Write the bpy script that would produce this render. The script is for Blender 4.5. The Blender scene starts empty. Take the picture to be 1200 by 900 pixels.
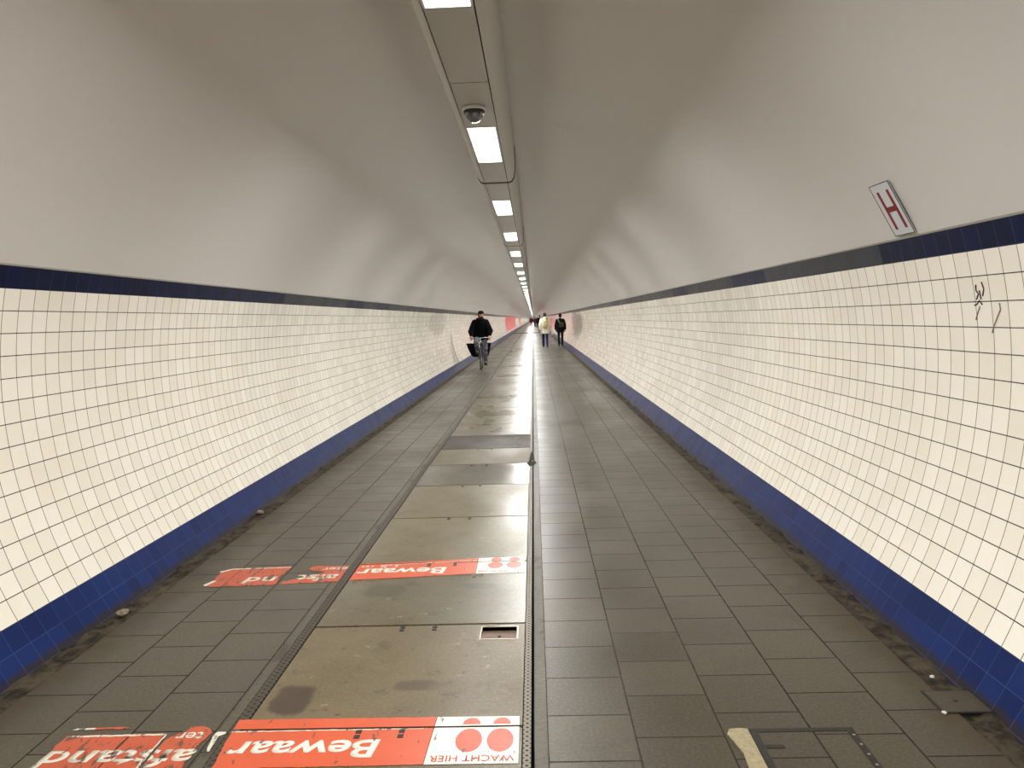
import bpy, bmesh, math, random
from mathutils import Vector, Matrix, noise
random.seed(7)
SC = bpy.context.scene
COL = SC.collection
PI = math.pi

# ---------------------------------------------------------------- camera, world, exposure
CAM = Vector((0.3283, 0.0, 1.5)); YAW, PITCH, ROLL = 0.0305, -0.0847, -0.0325
fwd = Vector((-math.sin(YAW)*math.cos(PITCH), math.cos(YAW)*math.cos(PITCH), math.sin(PITCH)))
r0 = Vector((math.cos(YAW), math.sin(YAW), 0)); u0 = r0.cross(fwd)
rr = r0*math.cos(ROLL)+u0*math.sin(ROLL); uu = -r0*math.sin(ROLL)+u0*math.cos(ROLL)
cd = bpy.data.cameras.new('camera'); cam = bpy.data.objects.new('camera', cd); COL.objects.link(cam)
M = Matrix((rr, uu, -fwd)).transposed().to_4x4(); M.translation = CAM
cam.matrix_world = M
cd.sensor_width = 36; cd.lens = 893/1200*36; cd.clip_end = 2000; cd.clip_start = 0.05
SC.camera = cam
w = bpy.data.worlds.new('world'); SC.world = w; w.use_nodes = True
w.node_tree.nodes['Background'].inputs[0].default_value = (0.02, 0.02, 0.02, 1)
w.node_tree.nodes['Background'].inputs[1].default_value = 0.3
SC.view_settings.view_transform = 'Standard'; SC.view_settings.look = 'None'
SC.view_settings.gamma = 1; SC.view_settings.use_curve_mapping = False
SC.view_settings.exposure = 2.15
LAMP_POWER = 1.0
LAMP_WATTS = 24*PI*.176*1.15*1.08
LAMP_COLOUR = (1.0, 0.985, 0.95)

# ---------------------------------------------------------------- node helper
class NT:
    def __init__(s, name):
        s.m = bpy.data.materials.new(name); s.m.use_nodes = True
        s.t = s.m.node_tree; s.n = s.t.nodes; s.l = s.t.links
        s.b = s.n['Principled BSDF']; s.out = s.n['Material Output']
    def new(s, k, **kw):
        x = s.n.new(k)
        for a, v in kw.items(): setattr(x, a, v)
        return x
    def put(s, sock, v):
        if hasattr(v, 'is_output') or isinstance(v, bpy.types.NodeSocket): s.l.new(v, sock)
        elif v is not None:
            if isinstance(v, (tuple, list)) and len(v) == 3 and sock.type == 'RGBA': v = (*v, 1)
            sock.default_value = v
    def math(s, op, a, b=None, c=None, clamp=False):
        x = s.new('ShaderNodeMath', operation=op, use_clamp=clamp)
        for i, v in enumerate((a, b, c)):
            if v is not None: s.put(x.inputs[i], v)
        return x.outputs[0]
    def mix(s, f, a, b, mode='MIX'):
        x = s.new('ShaderNodeMix', data_type='RGBA', blend_type=mode)
        s.put(x.inputs[0], f); s.put(x.inputs[6], a); s.put(x.inputs[7], b)
        return x.outputs[2]
    def mixf(s, f, a, b):
        x = s.new('ShaderNodeMix', data_type='FLOAT')
        s.put(x.inputs[0], f); s.put(x.inputs[2], a); s.put(x.inputs[3], b)
        return x.outputs[0]
    def ramp(s, v, lo, hi, a=0.0, b=1.0, kind='SMOOTHSTEP'):
        x = s.new('ShaderNodeMapRange', interpolation_type=kind)
        s.put(x.inputs[0], v); s.put(x.inputs[1], lo); s.put(x.inputs[2], hi); s.put(x.inputs[3], a); s.put(x.inputs[4], b)
        return x.outputs[0]
    def comb(s, x_, y_, z_=0.0):
        x = s.new('ShaderNodeCombineXYZ')
        s.put(x.inputs[0], x_); s.put(x.inputs[1], y_); s.put(x.inputs[2], z_); return x.outputs[0]
    def sep(s, v):
        x = s.new('ShaderNodeSeparateXYZ'); s.l.new(v, x.inputs[0]); return x.outputs
    def noise(s, vec, scale, detail=4, rough=.55, dist=0.0):
        x = s.new('ShaderNodeTexNoise'); s.put(x.inputs['Vector'], vec)
        x.inputs['Scale'].default_value = scale; x.inputs['Detail'].default_value = detail
        x.inputs['Roughness'].default_value = rough; x.inputs['Distortion'].default_value = dist
        return x.outputs['Fac']
    def white(s, vec):
        x = s.new('ShaderNodeTexWhiteNoise', noise_dimensions='3D'); s.l.new(vec, x.inputs['Vector'])
        return x.outputs
    def vscale(s, v, k):
        x = s.new('ShaderNodeVectorMath', operation='MULTIPLY'); s.l.new(v, x.inputs[0]); x.inputs[1].default_value = k
        return x.outputs[0]
    def pos(s): return s.new('ShaderNodeNewGeometry').outputs['Position']
    def objc(s): return s.new('ShaderNodeTexCoord').outputs['Object']
    def uv(s): return s.new('ShaderNodeTexCoord').outputs['UV']
    def bump(s, h, strength, dist, normal=None):
        x = s.new('ShaderNodeBump'); s.put(x.inputs['Height'], h)
        x.inputs['Strength'].default_value = strength; x.inputs['Distance'].default_value = dist
        if normal is not None: s.l.new(normal, x.inputs['Normal'])
        return x.outputs[0]
    def fin(s, color=None, rough=None, normal=None, metal=None, spec=None):
        b = s.b.inputs
        if color is not None: s.put(b['Base Color'], color)
        if rough is not None: s.put(b['Roughness'], rough)
        if normal is not None: s.put(b['Normal'], normal)
        if metal is not None: s.put(b['Metallic'], metal)
        if spec is not None: s.put(b['Specular IOR Level'], spec)
        return s.m

def lin(r, g, b):
    f = lambda c: ((c/255+.055)/1.055)**2.4 if c/255 > .04045 else c/255/12.92
    return (f(r), f(g), f(b))

def plain(name, col, rough=.6, metal=0.0, var=.12, scale=20, bump=0.0, spec=.5):
    n = NT(name); p = n.objc(); f = n.noise(p, scale)
    dark = tuple(c*(1-var) for c in col); lite = tuple(min(1, c*(1+var)) for c in col)
    nr = n.bump(f, bump, .004) if bump else None
    return n.fin(n.mix(f, dark, lite), rough, nr, metal, spec)

# ---------------------------------------------------------------- materials
TILE_U = 0.1155
def mat_wall_tiles():
    n = NT('white_glazed_tile'); uv = n.uv(); s = n.sep(uv); u, v = s[0], s[1]
    cu, cv = n.math('FLOOR', u), n.math('FLOOR', v)
    wn = n.white(n.comb(cu, cv, 3.0)); rnd = wn[0]
    fu = n.math('ABSOLUTE', n.math('SUBTRACT', n.math('FRACT', n.math('ADD', u, .5)), .5))
    fv = n.math('ABSOLUTE', n.math('SUBTRACT', n.math('FRACT', n.math('ADD', v, .5)), .5))
    # joints: rows a little wider and darker than the upright ones
    wob = n.noise(n.pos(), 9.0, 3)
    gu = n.ramp(fu, n.mixf(wob, .009, .018), n.mixf(wob, .019, .028), 1, 0)
    gv = n.ramp(fv, .015, .026, 1, 0)
    g = n.math('MAXIMUM', n.math('MULTIPLY', gu, .9), gv)
    p = n.pos(); sp = n.sep(p)
    base = n.mix(n.ramp(rnd, 0, 1), lin(238, 232, 218), lin(245, 240, 228))
    base = n.mix(n.ramp(n.noise(p, 1.2, 5), .45, .75, 0, .2), base, lin(218, 208, 186))
    # grimy patches and upright streaks on the far tiles
    st = n.noise(n.vscale(p, (1, 1.6, .35)), 1.4, 4)
    far = n.ramp(sp[1], 10, 30, 0, 1)
    base = n.mix(n.math('MULTIPLY', far, n.ramp(st, .5, .68, 0, .12)), base, lin(150, 142, 122))
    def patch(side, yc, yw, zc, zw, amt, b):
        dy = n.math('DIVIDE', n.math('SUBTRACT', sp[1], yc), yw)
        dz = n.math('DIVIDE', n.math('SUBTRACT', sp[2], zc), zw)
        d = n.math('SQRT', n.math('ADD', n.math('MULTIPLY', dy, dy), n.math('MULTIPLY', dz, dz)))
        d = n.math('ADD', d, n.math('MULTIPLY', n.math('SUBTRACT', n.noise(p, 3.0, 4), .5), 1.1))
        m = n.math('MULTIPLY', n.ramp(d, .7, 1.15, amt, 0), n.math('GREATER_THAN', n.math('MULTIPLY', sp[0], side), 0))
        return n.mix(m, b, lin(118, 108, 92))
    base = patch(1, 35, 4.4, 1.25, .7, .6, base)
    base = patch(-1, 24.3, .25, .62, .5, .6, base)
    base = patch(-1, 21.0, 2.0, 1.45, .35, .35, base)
    col = n.mix(g, base, lin(44, 38, 31))
    rough = n.mixf(g, n.mixf(rnd, .16, .26), .8)
    tilt = n.new('ShaderNodeVectorMath', operation='SUBTRACT'); n.l.new(wn[1], tilt.inputs[0]); tilt.inputs[1].default_value = (.5, .5, .5)
    sc = n.new('ShaderNodeVectorMath', operation='SCALE'); n.l.new(tilt.outputs[0], sc.inputs[0]); sc.inputs[3].default_value = .016
    nm = n.new('ShaderNodeNewGeometry').outputs['Normal']
    ad = n.new('ShaderNodeVectorMath', operation='ADD'); n.l.new(nm, ad.inputs[0]); n.l.new(sc.outputs[0], ad.inputs[1])
    no = n.new('ShaderNodeVectorMath', operation='NORMALIZE'); n.l.new(ad.outputs[0], no.inputs[0])
    h = n.math('SUBTRACT', n.math('MULTIPLY', n.noise(p, 14, 2), .25), g)
    return n.fin(col, rough, n.bump(n.math('MULTIPLY', n.noise(p, 14, 1), .25), .1, .002, no.outputs[0]), spec=.5)

def mat_blue_tiles(name, dark, lite, grout, greyish, yscale):
    n = NT(name); uv = n.uv(); s = n.sep(uv); u, v = s[0], s[1]
    wn = n.white(n.comb(n.math('FLOOR', u), n.math('FLOOR', v), 9.0)); rnd = wn[0]
    fu = n.math('ABSOLUTE', n.math('SUBTRACT', n.math('FRACT', n.math('ADD', u, .5)), .5))
    fv = n.math('ABSOLUTE', n.math('SUBTRACT', n.math('FRACT', n.math('ADD', v, .5)), .5))
    p = n.pos(); sp = n.sep(p)
    g = n.math('MAXIMUM', n.ramp(fu, .006, .016, 1, 0), n.ramp(fv, .008, .018, 1, 0))
    g = n.math('MULTIPLY', g, n.ramp(n.noise(p, 1.6, 3), .3, .6, .25, 1))
    blk = n.math('FLOOR', n.math('DIVIDE', u, yscale))
    b2 = n.white(n.comb(blk, n.math('SIGN', sp[0]), 1.0))[0]
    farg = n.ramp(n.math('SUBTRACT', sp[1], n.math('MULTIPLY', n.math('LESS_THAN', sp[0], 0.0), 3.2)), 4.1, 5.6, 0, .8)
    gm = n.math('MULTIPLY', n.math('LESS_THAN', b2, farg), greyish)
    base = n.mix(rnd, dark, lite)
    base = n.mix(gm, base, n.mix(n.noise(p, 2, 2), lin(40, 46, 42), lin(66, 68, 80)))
    base = n.mix(n.ramp(n.noise(p, 5, 5), .5, .85, 0, .2), base, lin(50, 62, 92))
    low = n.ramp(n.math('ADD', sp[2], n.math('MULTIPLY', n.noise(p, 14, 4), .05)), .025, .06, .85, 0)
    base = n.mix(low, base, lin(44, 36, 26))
    col = n.mix(n.math('MULTIPLY', g, .6), base, grout)
    tilt = n.new('ShaderNodeVectorMath', operation='SUBTRACT'); n.l.new(wn[1], tilt.inputs[0]); tilt.inputs[1].default_value = (.5, .5, .5)
    sc = n.new('ShaderNodeVectorMath', operation='SCALE'); n.l.new(tilt.outputs[0], sc.inputs[0]); sc.inputs[3].default_value = .015
    nm = n.new('ShaderNodeNewGeometry').outputs['Normal']
    ad = n.new('ShaderNodeVectorMath', operation='ADD'); n.l.new(nm, ad.inputs[0]); n.l.new(sc.outputs[0], ad.inputs[1])
    return n.fin(col, n.mixf(n.noise(p, 3, 2), .26, .4), n.bump(n.math('SUBTRACT', 0.0, g), .06, .003, ad.outputs[0]), spec=.14)

def mat_ceiling():
    n = NT('painted_vault_plaster'); p = n.pos()
    f = n.noise(p, 1.3, 5); f2 = n.noise(p, 60, 3)
    col = n.mix(f, lin(208, 204, 199), lin(215, 212, 207))
    return n.fin(col, n.mixf(f, .28, .36), None, spec=.5)

def mat_slabs(x0, y0, px, py):
    n = NT('worn_paving_slab'); p = n.pos(); s = n.sep(p)
    cx = n.math('DIVIDE', n.math('SUBTRACT', s[0], x0), px); ci = n.math('FLOOR', cx)
    odd = n.math('MULTIPLY', n.math('FLOORED_MODULO', ci, 2.0), .47)
    jit = n.math('MULTIPLY', n.noise(n.comb(ci, n.math('MULTIPLY', s[1], .0), 0.0), .7, 0), 0.0)
    cy = n.math('ADD', n.math('SUBTRACT', n.math('DIVIDE', n.math('SUBTRACT', s[1], y0), py), odd), jit); cj = n.math('FLOOR', cy)
    rnd = n.white(n.comb(ci, cj, 5.0))[0]
    fx = n.math('MULTIPLY', n.math('ABSOLUTE', n.math('SUBTRACT', n.math('FRACT', n.math('ADD', cx, .5)), .5)), px)
    fy = n.math('MULTIPLY', n.math('ABSOLUTE', n.math('SUBTRACT', n.math('FRACT', n.math('ADD', cy, .5)), .5)), py)
    wob = n.math('MULTIPLY', n.math('SUBTRACT', n.noise(p, 22, 3), .45), .004)
    d = n.math('ADD', n.math('MINIMUM', fx, fy), wob)
    fade = n.ramp(n.noise(p, 1.1, 3), .3, .6, .7, 1)
    g = n.math('MULTIPLY', n.ramp(d, .0018, .0052, 1, 0), fade)
    halo = n.ramp(d, .0, .02, 1, 0)
    base = n.mix(rnd, lin(56, 50, 36), lin(72, 66, 50))
    big = n.noise(p, 1.7, 5, .6)
    base = n.mix(n.ramp(big, .35, .7, 0, .6), base, lin(60, 52, 39))
    base = n.mix(n.ramp(n.noise(p, 80, 3), .4, .7, 0, .35), base, lin(100, 95, 80))
    base = n.mix(n.ramp(n.noise(p, 45, 4), .62, .75, 0, .5), base, lin(60, 53, 42))
    base = n.mix(n.math('MULTIPLY', halo, n.ramp(n.noise(p, 7, 3), .4, .7, .0, .4)), base, lin(64, 56, 42))
    base = n.mix(n.ramp(n.noise(p, 3.4, 7, .66), .55, .68, 0, .35), base, lin(46, 40, 30))
    # dirt towards the gutter
    ax = n.math('ABSOLUTE', s[0])
    edge = n.ramp(n.math('ADD', ax, n.math('MULTIPLY', n.noise(p, 5, 4), .25)), 1.7, 2.05, 0, .75)
    base = n.mix(edge, base, lin(66, 54, 36))
    col = n.mix(n.math('MULTIPLY', g, .95), base, lin(20, 17, 13))
    wet = n.noise(n.vscale(p, (1, .5, 1)), .9, 4)
    # the joints' shallow hollows hold more wear
    rough = n.math('ADD', n.math('ADD', n.mixf(n.ramp(wet, .35, .65), .29, .40), n.math('MULTIPLY', rnd, .06)), n.math('MULTIPLY', edge, .3))
    h = n.math('SUBTRACT', n.math('MULTIPLY', n.noise(p, 6, 2), .8), n.math('MULTIPLY', g, .5))
    rough = n.mixf(g, rough, .9)
    return n.fin(col, rough, n.bump(h, .16, .003), spec=.4)

def mat_plate():
    n = NT('wet_concrete_cover'); p = n.pos(); s = n.sep(p)
    oc = n.new('ShaderNodeObjectInfo'); c = oc.outputs['Color']; al = oc.outputs['Alpha']
    f = n.noise(p, 2.6, 6, .6); f2 = n.noise(p, 75, 3)
    c = n.mix(1.0, c, (.72, .70, .66), 'MULTIPLY')
    col = n.mix(n.ramp(f, .35, .65, 0, .6), c, n.mix(.6, c, lin(76, 62, 40)))
    col = n.mix(n.ramp(f2, .45, .65, 0, .22), col, lin(134, 125, 100))
    col = n.mix(n.ramp(n.noise(p, 24, 5), .62, .72, 0, .7), col, lin(50, 42, 30))
    col = n.mix(n.ramp(n.noise(n.vscale(p, (1, 1.3, 1)), 5.5, 7, .68), .57, .66, 0, .5), col, lin(58, 50, 38))
    col = n.mix(n.ramp(n.noise(n.vscale(p, (1, 1.6, 1.9)), 8.5, 7, .7), .62, .69, 0, .5), col, lin(170, 160, 136))
    pit = n.math('MULTIPLY', n.ramp(n.noise(n.vscale(p, (1, 1.5, 1)), 20, 5), .56, .7, 0, .6), n.ramp(s[0], -.1, .2, 0, 1))
    col = n.mix(pit, col, lin(120, 106, 80))
    def stain(xc, yc, xw, yw, colr, amt, col):
        dx = n.math('DIVIDE', n.math('SUBTRACT', s[0], xc), xw); dy = n.math('DIVIDE', n.math('SUBTRACT', s[1], yc), yw)
        d = n.math('ADD', n.math('POWER', n.math('ABSOLUTE', dx), 3), n.math('POWER', n.math('ABSOLUTE', dy), 3))
        d = n.math('ADD', d, n.math('MULTIPLY', n.math('SUBTRACT', n.noise(p, 9, 4), .5), 2.4))
        return n.mix(n.ramp(d, .3, 1.3, amt, 0), col, colr)
    col = stain(-.69, 2.93, .085, .13, lin(58, 44, 34), .85, col)
    col = stain(-.2, 3.03, .10, .05, lin(66, 52, 40), .7, col)
    col = stain(-.02, 4.2, .1, .05, lin(70, 66, 56), .8, col)
    col = stain(-.55, 4.15, .12, .10, lin(66, 60, 46), .6, col)
    rn = n.noise(n.vscale(p, (1, .6, 1)), 1.6, 5)
    rough = n.math('ADD', n.mixf(n.ramp(rn, .35, .65), .27, .40), n.math('MULTIPLY', n.math('SUBTRACT', 1.0, al), 1.0))
    h = n.math('ADD', n.math('MULTIPLY', n.noise(p, 32, 2, .5), .4), n.math('MULTIPLY', n.noise(p, 4, 2), .8))
    h = n.math('SUBTRACT', h, pit)
    return n.fin(col, rough, n.bump(h, .16, .003), spec=.38)

def mat_paint(name, col, wear):
    n = NT(name); p = n.pos()
    f = n.noise(n.vscale(p, (3.2, 1, 1)), 11, 5, .6, .6)
    f2 = n.noise(p, 90, 4)
    c = n.mix(n.ramp(n.noise(p, 5, 3), .3, .7, 0, .25), col, tuple(x*.72 for x in col))
    c = n.mix(n.ramp(f2, .58, .72, 0, wear*.5), c, lin(90, 70, 50))
    c = n.mix(n.ramp(f, .66-.12*wear, .70-.12*wear, 0, .85), c, lin(70, 58, 44))
    return n.fin(c, n.mixf(f2, .35, .5), n.bump(f2, .3, .002))

def mat_gutter():
    n = NT('dirty_gutter_mortar'); p = n.pos()
    f = n.noise(p, 14, 6, .65); g = n.noise(p, 3, 4)
    c = n.mix(n.ramp(f, .35, .65), lin(26, 21, 14), lin(74, 64, 48))
    c = n.mix(n.ramp(g, .5, .7, 0, .5), c, lin(98, 88, 68))
    return n.fin(c, .8, n.bump(f, .9, .015), spec=.3)

def mat_filler():
    n = NT('patched_concrete_filler'); p = n.pos()
    f = n.noise(p, 40, 6, .65); g = n.noise(n.vscale(p, (1, .55, 1)), 4.5, 4)
    c = n.mix(f, lin(52, 47, 37), lin(92, 86, 70))
    c = n.mix(n.ramp(g, .56, .6, 0, .75), c, lin(48, 40, 32))
    return n.fin(c, n.mixf(g, .38, .6), n.bump(f, .6, .006))

def mat_chain(name, period, hx0, hx1, metalcol, holecol, metal, rough):
    # rows of lozenge holes punched down a strip
    n = NT(name); p = n.pos(); s = n.sep(p)
    u = n.math('DIVIDE', n.math('SUBTRACT', s[0], hx0), hx1-hx0); v = n.math('DIVIDE', s[1], period)
    a = n.math('ABSOLUTE', n.math('SUBTRACT', n.math('FRACT', v), .5))
    b = n.math('ABSOLUTE', n.math('SUBTRACT', u, .5))
    d1 = n.math('ADD', a, n.math('MULTIPLY', b, .9))
    a2 = n.math('ABSOLUTE', n.math('SUBTRACT', n.math('FRACT', n.math('ADD', v, .5)), .5))
    b2 = n.math('ABSOLUTE', n.math('SUBTRACT', n.math('ABSOLUTE', n.math('SUBTRACT', u, .5)), .5))
    d2 = n.math('ADD', a2, n.math('MULTIPLY', b2, .9))
    m = n.math('MAXIMUM', n.ramp(d1, .2, .26, 1, 0), n.ramp(d2, .2, .26, 1, 0))
    c = n.mix(m, metalcol, holecol)
    return n.fin(c, n.mixf(m, rough, .8), n.bump(n.math('SUBTRACT', 1.0, m), .2, .003), n.math('MULTIPLY', n.math('SUBTRACT', 1.0, m), metal))

MT = {}
MT['tile'] = mat_wall_tiles()
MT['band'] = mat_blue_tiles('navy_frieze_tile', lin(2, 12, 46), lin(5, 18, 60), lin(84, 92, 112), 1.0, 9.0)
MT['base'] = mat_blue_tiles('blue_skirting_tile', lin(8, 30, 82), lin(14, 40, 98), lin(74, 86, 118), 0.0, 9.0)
MT['ceil'] = mat_ceiling()
MT['slab_right'] = mat_slabs(0.335, 2.468, .315, .3015)
MT['slab_left'] = mat_slabs(-2.165, 2.86, .315, .30)
MT['plate'] = mat_plate()
MT['gutter'] = mat_gutter(); MT['filler'] = mat_filler()
MT['steel_strip'] = mat_chain('punched_steel_channel', .030, .247, .276, lin(112, 106, 94), lin(20, 18, 16), .5, .5)
MT['dark_strip'] = mat_chain('chequered_iron_strip', .030, -.853, -.808, lin(66, 58, 46), lin(24, 20, 16), .3, .5)
MT['trench'] = plain('trench_dirt', lin(24, 20, 16), .9)
MT['rust'] = plain('rusty_recess', lin(104, 82, 68), .5, .1, .3, 30, .4)
MT['rim'] = plain('worn_steel_rim', lin(176, 166, 148), .35, .7)
MT['iron'] = plain('dark_cast_iron', lin(38, 36, 33), .5, .3, .3, 40, .4)
MT['orange'] = mat_paint('orange_floor_vinyl', lin(200, 84, 48), .22)
MT['orange_worn'] = mat_paint('worn_orange_floor_vinyl', lin(184, 78, 46), .85)
MT['sign_white'] = mat_paint('white_floor_vinyl', lin(226, 222, 210), .2)
MT['sign_white_worn'] = mat_paint('worn_white_floor_vinyl', lin(214, 208, 192), .8)
MT['sign_red'] = mat_paint('red_floor_vinyl', lin(200, 80, 52), .25)
MT['casing'] = plain('painted_steel_casing', lin(196, 192, 184), .38, 0, .03, 4)
MT['cover'] = plain('painted_cover_panel', lin(180, 176, 168), .34, 0, .03, 4)
MT['groove'] = plain('shadow_groove', lin(40, 36, 34), .8)
MT['gasket'] = plain('black_rubber_gasket', lin(30, 28, 28), .6)
n = NT('lit_diffuser'); n.b.inputs['Base Color'].default_value = (.9, .9, .88, 1)
n.b.inputs['Emission Color'].default_value = (*LAMP_COLOUR, 1); n.b.inputs['Emission Strength'].default_value = LAMP_POWER
MT['lamp'] = n.m
n = NT('clear_dome'); n.b.inputs['Transmission Weight'].default_value = .85; n.b.inputs['Roughness'].default_value = .05
n.b.inputs['Base Color'].default_value = (.9, .9, .9, 1); MT['dome'] = n.m
MT['camwhite'] = plain('camera_plastic', lin(205, 203, 200), .4)
MT['black'] = plain('black_plastic', lin(18, 20, 28), .3)
MT['signboard'] = plain('sign_board', lin(206, 208, 212), .4, 0, .04, 5)
MT['sign_border'] = plain('sign_border', lin(52, 34, 34), .5)
MT['hred'] = plain('sign_red_letter', lin(126, 22, 26), .45)
MT['ink'] = plain('black_marker_ink', lin(46, 44, 38), .6)
MT['inkpale'] = plain('faded_marker_ink', lin(150, 143, 124), .6)
MT['pink'] = plain('pink_red_glow', lin(228, 122, 120), .6, 0, .2, 1.5)  # pink glow on the far walls, put into a plain surface colour
MT['litter'] = plain('crumpled_litter', lin(130, 118, 96), .7, 0, .4, 40, .5)

# ---------------------------------------------------------------- mesh helpers
def link(name, bm, mat, parent=None, smooth=False, mats=None):
    me = bpy.data.meshes.new(name); bm.normal_update(); bm.to_mesh(me); bm.free()
    for m in (mats or [mat]): me.materials.append(m)
    if smooth:
        for f in me.polygons: f.use_smooth = True
    o = bpy.data.objects.new(name, me); COL.objects.link(o)
    if parent: o.parent = parent
    return o
def struct(o): o['kind'] = 'structure'; return o
def tag(o, label, cat, group=None):
    o['label'] = label; o['category'] = cat
    if group: o['group'] = group
    return o
def empty(name, loc=(0, 0, 0), rz=0.0, label=None, cat=None, group=None):
    o = bpy.data.objects.new(name, None); COL.objects.link(o); o.location = loc; o.rotation_euler = (0, 0, rz)
    o.empty_display_size = .1
    if label: tag(o, label, cat, group)
    return o
def box(bm, x0, x1, y0, y1, z0, z1):
    vs = [bm.verts.new((x, y, z)) for z in (z0, z1) for y in (y0, y1) for x in (x0, x1)]
    for q in ((0, 2, 3, 1), (4, 5, 7, 6), (0, 1, 5, 4), (2, 6, 7, 3), (0, 4, 6, 2), (1, 3, 7, 5)):
        bm.faces.new([vs[i] for i in q])
    return vs
def prism(bm, pts, z0, z1):
    a = [bm.verts.new((x, y, z0)) for x, y in pts]; b = [bm.verts.new((x, y, z1)) for x, y in pts]
    k = len(pts)
    bm.faces.new(list(reversed(a))); bm.faces.new(b)
    for i in range(k): bm.faces.new([a[i], a[(i+1) % k], b[(i+1) % k], b[i]])
def extrude_profile(bm, prof, ys, closed=False):
    rows = [[bm.verts.new((x, y, z)) for x, z in prof] for y in ys]
    k = len(prof)
    for a, b in zip(rows, rows[1:]):
        for i in range(k if closed else k-1):
            j = (i+1) % k
            bm.faces.new([a[i], a[j], b[j], b[i]])
    return rows
def tube(bm, pts, r, seg=10, closed=False, caps=True):
    pts = [Vector(p) for p in pts]; k = len(pts); rings = []
    up = Vector((0, 0, 1))
    for i, p in enumerate(pts):
        if closed: t = pts[(i+1) % k]-pts[i-1]
        else: t = pts[min(i+1, k-1)]-pts[max(i-1, 0)]
        t.normalize()
        s = t.cross(up)
        if s.length < 1e-3: s = t.cross(Vector((0, 1, 0)))
        s.normalize(); q = s.cross(t)
        rad = r[i] if isinstance(r, (list, tuple)) else r
        rings.append([bm.verts.new(p+(s*math.cos(2*PI*a/seg)+q*math.sin(2*PI*a/seg))*rad) for a in range(seg)])
    for i in range(k if closed else k-1):
        A, B = rings[i], rings[(i+1) % k]
        for a in range(seg): bm.faces.new([A[a], A[(a+1) % seg], B[(a+1) % seg], B[a]])
    if caps and not closed:
        bm.faces.new(list(reversed(rings[0]))); bm.faces.new(rings[-1])
def lathe(bm, prof, seg=24, axis='z', c=(0, 0, 0)):
    c = Vector(c); rings = []
    for r, h in prof:
        ring = []
        for a in range(seg):
            t = 2*PI*a/seg; x, y = r*math.cos(t), r*math.sin(t)
            ring.append(bm.verts.new(c+(Vector((x, y, h)) if axis == 'z' else Vector((h, x, y)))))
        rings.append(ring)
    for A, B in zip(rings, rings[1:]):
        for a in range(seg): bm.faces.new([A[a], A[(a+1) % seg], B[(a+1) % seg], B[a]])
    bm.faces.new(list(reversed(rings[0]))); bm.faces.new(rings[-1])

# ---------------------------------------------------------------- tunnel shell
R, ZC = 2.3119, 1.1897
RC, ZCC = 2.449, 0.80
Y0, Y1 = -12.26, 470.0
A_BASE = math.asin((0.1876-ZC)/R); A_FLOOR = math.asin((-.04-ZC)/R)
A_B0 = A_BASE+14*.1132/R; A_B1 = A_B0+.1117/R
def arc_mesh(name, a0, a1, seg, side, mat, rad=R):
    bm = bmesh.new(); uvl = bm.loops.layers.uv.new('UVMap')
    ys = [Y0, -4, 0, 4, 8, 16, 32, 64, 128, 256, Y1]
    rows = []
    for y in ys:
        rows.append([(bm.verts.new((side*rad*math.cos(a), y, ZC+rad*math.sin(a))), (y-3.80)/TILE_U+500, (a-A_BASE)*R/.1132)
                     for a in [a0+(a1-a0)*i/seg for i in range(seg+1)]])
    for A, B in zip(rows, rows[1:]):
        for i in range(seg):
            q = [A[i], A[i+1], B[i+1], B[i]]
            if side < 0: q = q[::-1]
            f = bm.faces.new([t[0] for t in q])
            f.normal_update()
            for lp, t in zip(f.loops, q): lp[uvl].uv = (t[1], t[2])
    for f in bm.faces: f.smooth = True
    # normals must face the middle of the tunnel
    bm.faces.ensure_lookup_table(); f = bm.faces[0]; f.normal_update()
    if f.normal.x*side > 0:
        for f in bm.faces: f.normal_flip()
    o = link(name, bm, mat, smooth=True); return struct(o)
arc_mesh('wall_left', A_BASE, A_B0, 28, -1, MT['tile']); arc_mesh('wall_right', A_BASE, A_B0, 28, 1, MT['tile'])
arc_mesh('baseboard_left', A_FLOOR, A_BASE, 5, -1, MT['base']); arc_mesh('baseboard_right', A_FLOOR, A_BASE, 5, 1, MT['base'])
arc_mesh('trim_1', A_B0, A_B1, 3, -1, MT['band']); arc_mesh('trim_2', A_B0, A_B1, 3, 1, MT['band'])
# vault, with the small plaster lip over the frieze
XB, ZB = R*math.cos(A_B1), ZC+R*math.sin(A_B1)
bm = bmesh.new(); prof = [(XB+.03, ZB), (XB-.004, ZB), (XB-.016, ZB+.008)]
b0 = math.asin((ZB+.012-ZCC)/RC); x_s = RC*math.cos(b0)
k = (XB-.018)/x_s
for i in range(41):
    a = b0+(PI-2*b0)*i/40; prof.append((RC*k*math.cos(a), ZCC+RC*math.sin(a)))
prof += [(-XB+.016, ZB+.008), (-XB+.004, ZB), (-XB-.03, ZB)]
extrude_profile(bm, prof, [Y0, 0, 8, 32, 128, Y1])
bmesh.ops.reverse_faces(bm, faces=bm.faces)
o = struct(link('ceiling', bm, MT['ceil'], smooth=True)); 
m = o.modifiers.new('edge', 'EDGE_SPLIT'); m.split_angle = math.radians(25)
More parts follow.
